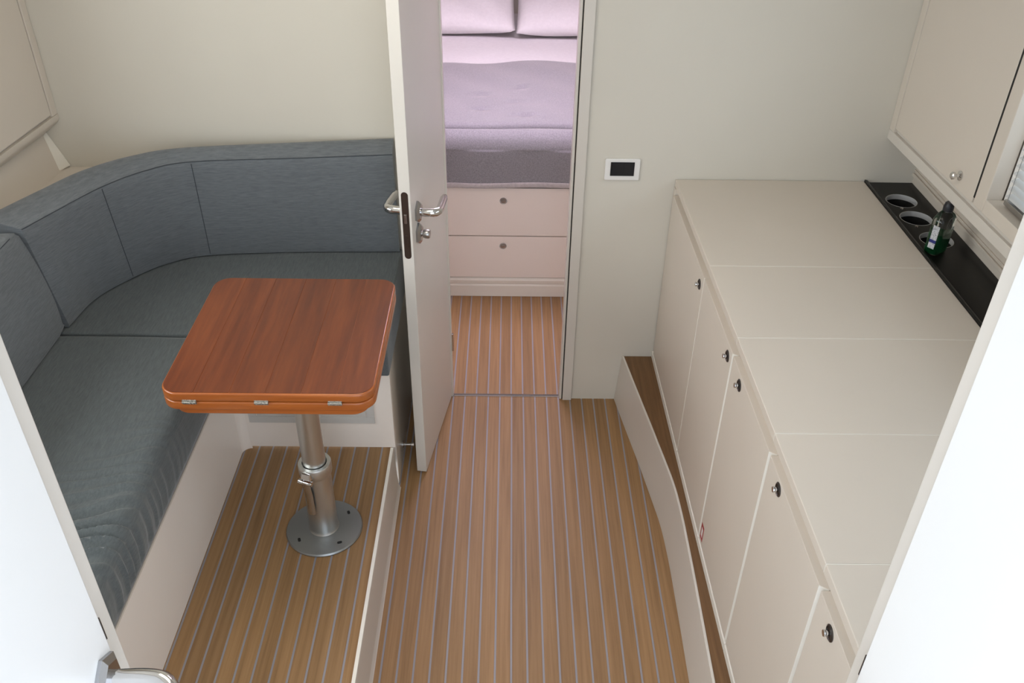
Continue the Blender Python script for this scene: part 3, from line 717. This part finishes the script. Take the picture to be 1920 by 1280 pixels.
slab('back_panel', 2.2265, YW - 0.001, 0.10, 0.11, 1.138, 1.98, 'ivory', uc, 0, xu)

w1 = thing('window_1', 'cabin window with white frame behind a slatted blind', 'window', kind='structure')
slab('frame', 2.138, 2.164, 0.046, 0.062, 1.2075, 1.95, 'plasticw', w1, 0.002, xu)
slab('frame', 0.7, 2.138, 0.046, 0.062, 1.2075, 1.222, 'plasticw', w1, 0.002, xu)
slab('frame', 0.7, 2.138, 0.046, 0.062, 1.93, 1.95, 'plasticw', w1, 0.002, xu)
slab('frame', 0.68, 0.7, 0.046, 0.062, 1.2075, 1.95, 'plasticw', w1, 0.002, xu)
slab('pane', 0.7, 2.138, 0.052, 0.056, 1.222, 1.93, 'glass', w1, 0, xu)
bl = thing('window_blind', 'silver slatted blind hanging over the cabin window', 'blind')
b0 = None
for k in range(29):
    z = 1.240 + 0.0215 * k
    y1 = 2.128; y0 = 1.0
    pts = []
    rings = []
    for y in (y0, y1):
        rings.append([(xu(y) + 0.034 + a, y, z + b) for a, b in ((-0.010, -0.0045), (-0.003, 0.0008), (0.010, 0.0035), (0.010, 0.0030), (-0.003, 0.0003), (-0.010, -0.0050))])
    if b0 is None: b0 = loft('slat', rings, 'blind', bl, True, 40)
    else:
        c = b0.copy(); COL.objects.link(c); c.location = (0, 0, 0.0215 * k)
slab('bottom_rail', 1.0, 2.130, 0.026, 0.042, 1.2115, 1.2265, 'nickel', bl, 0.002, xu)
slab('head_rail', 1.0, 2.130, 0.022, 0.044, 1.87, 1.90, 'plasticw', bl, 0.002, xu)
tube('cord', [(xu(2.112) + 0.024, 2.112, 1.2265), (xu(2.112) + 0.024, 2.112, 1.87)], 0.0009, 'cord', bl, 6)

w2 = thing('added_window', 'added unseen cabin window above the settee aft of the wall cabinet', 'window', kind='structure')  # added out of view so side light reaches the galley fronts
def xh(y): return hullx(y, 1.6)
slab('pane', 0.57, 1.88, -0.03, -0.026, 1.29, 1.90, 'glass', w2, 0, xh)
for a_ in ((0.55, 0.58, 1.27, 1.92), (1.87, 1.90, 1.27, 1.92), (0.58, 1.87, 1.27, 1.295), (0.58, 1.87, 1.895, 1.92)):
    slab('frame', a_[0], a_[1], -0.04, -0.012, a_[2], a_[3], 'plasticw', w2, 0.002, xh)
lc = thing('wall_cabinet', 'ivory wall cabinet above the settee on the hull side', 'cabinet')
def xq(y): return xl(y)
pr_ = [(0.0, 1.156), (-0.004, 1.149), (-0.012, 1.141), (-0.055, 1.108), (-0.075, 1.108), (-0.075, 1.172), (0.0, 1.172)]
loft('bottom_rail', [[(xq(y) + a, y, z) for a, z in pr_] for y in (1.92, YW - 0.001)], 'ivory', lc, True, 30)
slab('stile', 2.772, YW - 0.001, -0.02, 0.0, 1.172, 2.1, 'ivory', lc, 0.003, xq)
slab('groove', 1.95, 2.772, -0.03, -0.012, 1.172, 1.195, 'trim', lc, 0, xq)
slab('door', 1.953, 2.766, -0.020, -0.001, 1.180, 2.08, 'ivory', lc, 0.002, xq)
slab('stile', 1.92, 1.949, -0.09, 0.0, 1.172, 2.1, 'ivory', lc, 0.003, xq)
slab('back_panel', 1.95, 2.772, -0.07, -0.03, 1.172, 2.1, 'ivory', lc, 0, xq)

# ================================================================== SMALL FITTINGS
sw = thing('light_switch', 'white switch plate with black glass insert on the forward bulkhead', 'switch')
pp = rrect(0.327, 0.4455, 0.960, 1.0375, 0.005, 4)
extr('plate', [(x, YW - 0.0075, z) for x, z in pp], (0, 0.0073, 0), 'plasticw', sw, 0.002)
box('insert', 0.3455, 0.4265, YW - 0.0095, YW - 0.0076, 0.9765, 1.0265, 'blackswitch', sw, 0.001)
for cx in (0.366, 0.406): box('touch_key', cx - 0.0165, cx + 0.0165, YW - 0.0105, YW - 0.0096, 0.981, 1.022, 'blackswitch', sw, 0.0008)
ds = thing('door_stop', 'short chrome door holder between settee end and cabin door', 'door stop')
lathe('flange', [(0, 0), (0.013, 0.0), (0.013, 0.004), (0.006, 0.006), (0, 0.006)], (-0.3785, 2.452, 0.06), (1, 0, 0), 'chrome', ds, 20)
lathe('stem', [(0, 0.005), (0.0055, 0.005), (0.0055, 0.03), (0.0085, 0.032), (0.0085, 0.042), (0.006, 0.0445), (0, 0.0445)], (-0.3785, 2.452, 0.06), (1, 0, 0), 'chrome', ds, 20)

# ================================================================== BED
YB = 3.584
bd = thing('bed', 'ivory built-in bed base with two front drawers in the sleeping cabin', 'bed')
box('base', -CX + 0.001, CX - 0.001, YB + 0.004, CY - 0.001, 0.001, 0.566, 'ivory', bd, 0)
pl_ = [(0.001, 0.0), (0.001, -0.012), (0.058, -0.012), (0.066, -0.006), (0.072, -0.012), (0.088, -0.014), (0.100, -0.006), (0.102, 0.0)]
extr('plinth', [(-CX + 0.001, YB + d, z) for z, d in pl_], (2 * CX - 0.002, 0, 0), 'edge', bd, 0)
for z0, z1, kz in ((0.3255, 0.560, 0.499), (0.106, 0.3205, 0.273)):
    d_ = box('drawer', -0.62, 0.62, YB - 0.014, YB + 0.004, z0, z1, 'bench', bd, 0.0015)
    lathe('push_latch', [(0.0, -0.003), (0.0165, -0.003), (0.0165, 0.001), (0.014, 0.0035), (0.012, 0.002), (0.006, 0.0025), (0.005, 0.005), (0, 0.0055)], (-0.021, YB - 0.014, kz), (0, -1, 0), 'nickel', d_, 24)
ma = thing('mattress', 'mattress with white fitted sheet on the bed base', 'mattress')
box('cover', -0.93, 0.93, YB + 0.012, CY - 0.01, 0.5665, 0.772, 'sheet', ma, 0.04, seg=5)
du = thing('duvet', 'white duvet sheet spread across the bed between throw and pillows', 'duvet')
def grid(name, fx_, nu, nv, m, parent, thick=0.004, smooth=60):
    v = []; f = []
    for i in range(nu + 1):
        for j in range(nv + 1): v.append(fx_(i / nu, j / nv))
    for i in range(nu):
        for j in range(nv):
            a = i * (nv + 1) + j; f.append((a, a + nv + 1, a + nv + 2, a + 1))
    o = mesh(name, v, f, m, parent, 0, smooth); me = o.data
    if sum(p.normal.z for p in me.polygons) < 0: me.flip_normals()
    s_ = o.modifiers.new('solid', 'SOLIDIFY'); s_.thickness = thick; s_.offset = -1
    return o
grid('cover', lambda u, v: (-0.9 + 1.8 * u, 3.72 + 1.75 * v, 0.788 + 0.004 * math.sin(7 * u + 3 * v) * math.sin(5 * v + 1)), 40, 40, 'sheet', du, 0.008)
tw = thing('throw_blanket', 'grey woven throw folded over the foot of the bed', 'blanket')
def tpath():
    p = [(3.553, 0.574), (3.552, 0.60), (3.551, 0.66), (3.552, 0.72), (3.558, 0.755), (3.575, 0.785), (3.60, 0.801), (3.628, 0.807), (3.645, 0.801), (3.655, 0.782),
         (3.665, 0.804), (3.69, 0.814), (3.78, 0.817), (3.95, 0.818), (4.15, 0.817), (4.35, 0.816), (4.48, 0.813), (4.525, 0.808), (4.545, 0.797)]
    return spline([(0, a, b) for a, b in p], 5)
TP = tpath()
def tfun(u, v):
    x = -0.88 + 1.76 * u; k = v * (len(TP) - 1); i = min(int(k), len(TP) - 2); p = TP[i].lerp(TP[i + 1], k - i)
    y, z = p.y, p.z
    wv = 0.018 * math.sin(5.2 * x + 0.4) + 0.009 * math.sin(13 * x)
    if y > 3.62: y += wv * min(1, (y - 3.62) / 0.03) * (0.5 if y < 3.75 else min(1.6, 0.5 + (y - 3.75) * 1.4))
    if y > 3.70: z += 0.003 * math.sin(16 * x + 9 * y) * math.sin(11 * y)
    # little pulled tucks
    for tx, ty, L in ((-0.115, 4.02, 0.05), (-0.125, 3.845, 0.04), (0.06, 4.13, 0.03), (0.07, 3.925, 0.07), (0.075, 3.77, 0.045)):
        if abs(y - ty) < 0.05: z -= 0.016 * math.exp(-((y - ty) / 0.009) ** 2) * math.exp(-((x - tx) / L) ** 2)
    if z < 0.74: y += 0.004 * math.sin(17 * x)
    return (x, y, z)
grid('cover', tfun, 160, 150, 'throw', tw, 0.006)
grid('hem', lambda u, v: (lambda q: (q[0], q[1] - 0.004 - 0.002 * math.sin(math.pi * v), 0.571 + 0.024 * v + 0.003 * math.sin(6 * q[0])))(tfun(u, 0.0)), 60, 4, 'throwedge', tw, 0.006)
def pillow(label, cx, cy, cz, a, b, c, tilt, rz, seed):
    t = thing('pillow', label, 'pillow', 'white pillows at the bed head')
    nu, nv = 36, 36; v = []; f = []; Rm = Matrix.Rotation(rz, 3, 'Z') @ Matrix.Rotation(tilt, 3, 'X')
    rs = random.Random(seed); ph = [rs.uniform(0, 6) for _ in range(6)]
    def h(x, y): return max(0, (1 - abs(x) ** 3.2)) ** 0.5 * max(0, (1 - abs(y) ** 3.2)) ** 0.5
    for sgn in (1, -1):
        for i in range(nu + 1):
            for j in range(nv + 1):
                x = -1 + 2 * i / nu; y = -1 + 2 * j / nv
                pinch = 1 - 0.06 * (1 - abs(y)) * 0 
                k = h(x, y); hh = sgn * c * k * (1 + 0.10 * math.sin(4 * x + ph[0]) * math.sin(3 * y + ph[1]))
                if sgn > 0: hh += 0.008 * k * math.sin(11 * x + 6 * y * (1 if seed % 2 else -1) + ph[2]) * math.exp(-((abs(x) - 0.75) / 0.4) ** 2)
                ex = a * x * (1 - 0.015 * (1 - y * y)); ey = b * y * (1 - 0.07 * (1 - x * x))
                v.append(Vector((cx, cy, cz)) + Rm @ Vector((ex, ey, hh)))
    n = (nu + 1) * (nv + 1)
    lift = 0.797 - min(p.z for p in v)
    for p in v: p.z += lift
    for s in (0, 1):
        for i in range(nu):
            for j in range(nv):
                q = s * n + i * (nv + 1) + j; f.append((q, q + nv + 1, q + nv + 2, q + 1))
    o = mesh('cover', v, f, 'sheet', t, 0, 60)
    bm = bmesh.new(); bm.from_mesh(o.data); bmesh.ops.remove_doubles(bm, verts=bm.verts, dist=0.0008); bmesh.ops.recalc_face_normals(bm, faces=bm.faces); bm.to_mesh(o.data); bm.free()
    for p in o.data.polygons: p.use_smooth = True
pillow('white pillow with pointed corner, at the hinge side of the cabin doorway', -0.408, 5.215, 0.905, 0.435, 0.27, 0.08, 0.33, 0.02, 3)
pillow('white pillow with diagonal creases, at the latch side of the cabin doorway', 0.475, 5.205, 0.905, 0.435, 0.27, 0.08, 0.33, -0.015, 4)

# ------------------------------------------------------------------ put every root at its thing's base
bpy.context.view_layer.update()
for o in ROOTS:
    if o.get('_fixed'): del o['_fixed']; continue
    if o.type == 'MESH':
        vs = [v.co for v in o.data.vertices]
        c = Vector(((min(v.x for v in vs) + max(v.x for v in vs)) / 2, (min(v.y for v in vs) + max(v.y for v in vs)) / 2, min(v.z for v in vs)))
        o.data.transform(Matrix.Translation(-c)); o.location = c
    else:
        vs = []
        for ch in o.children:
            if ch.type == 'MESH': vs += [v.co + ch.location for v in ch.data.vertices]
        c = Vector(((min(v.x for v in vs) + max(v.x for v in vs)) / 2, (min(v.y for v in vs) + max(v.y for v in vs)) / 2, min(v.z for v in vs)))
        o.location = c
        for ch in o.children: ch.location = ch.location - c
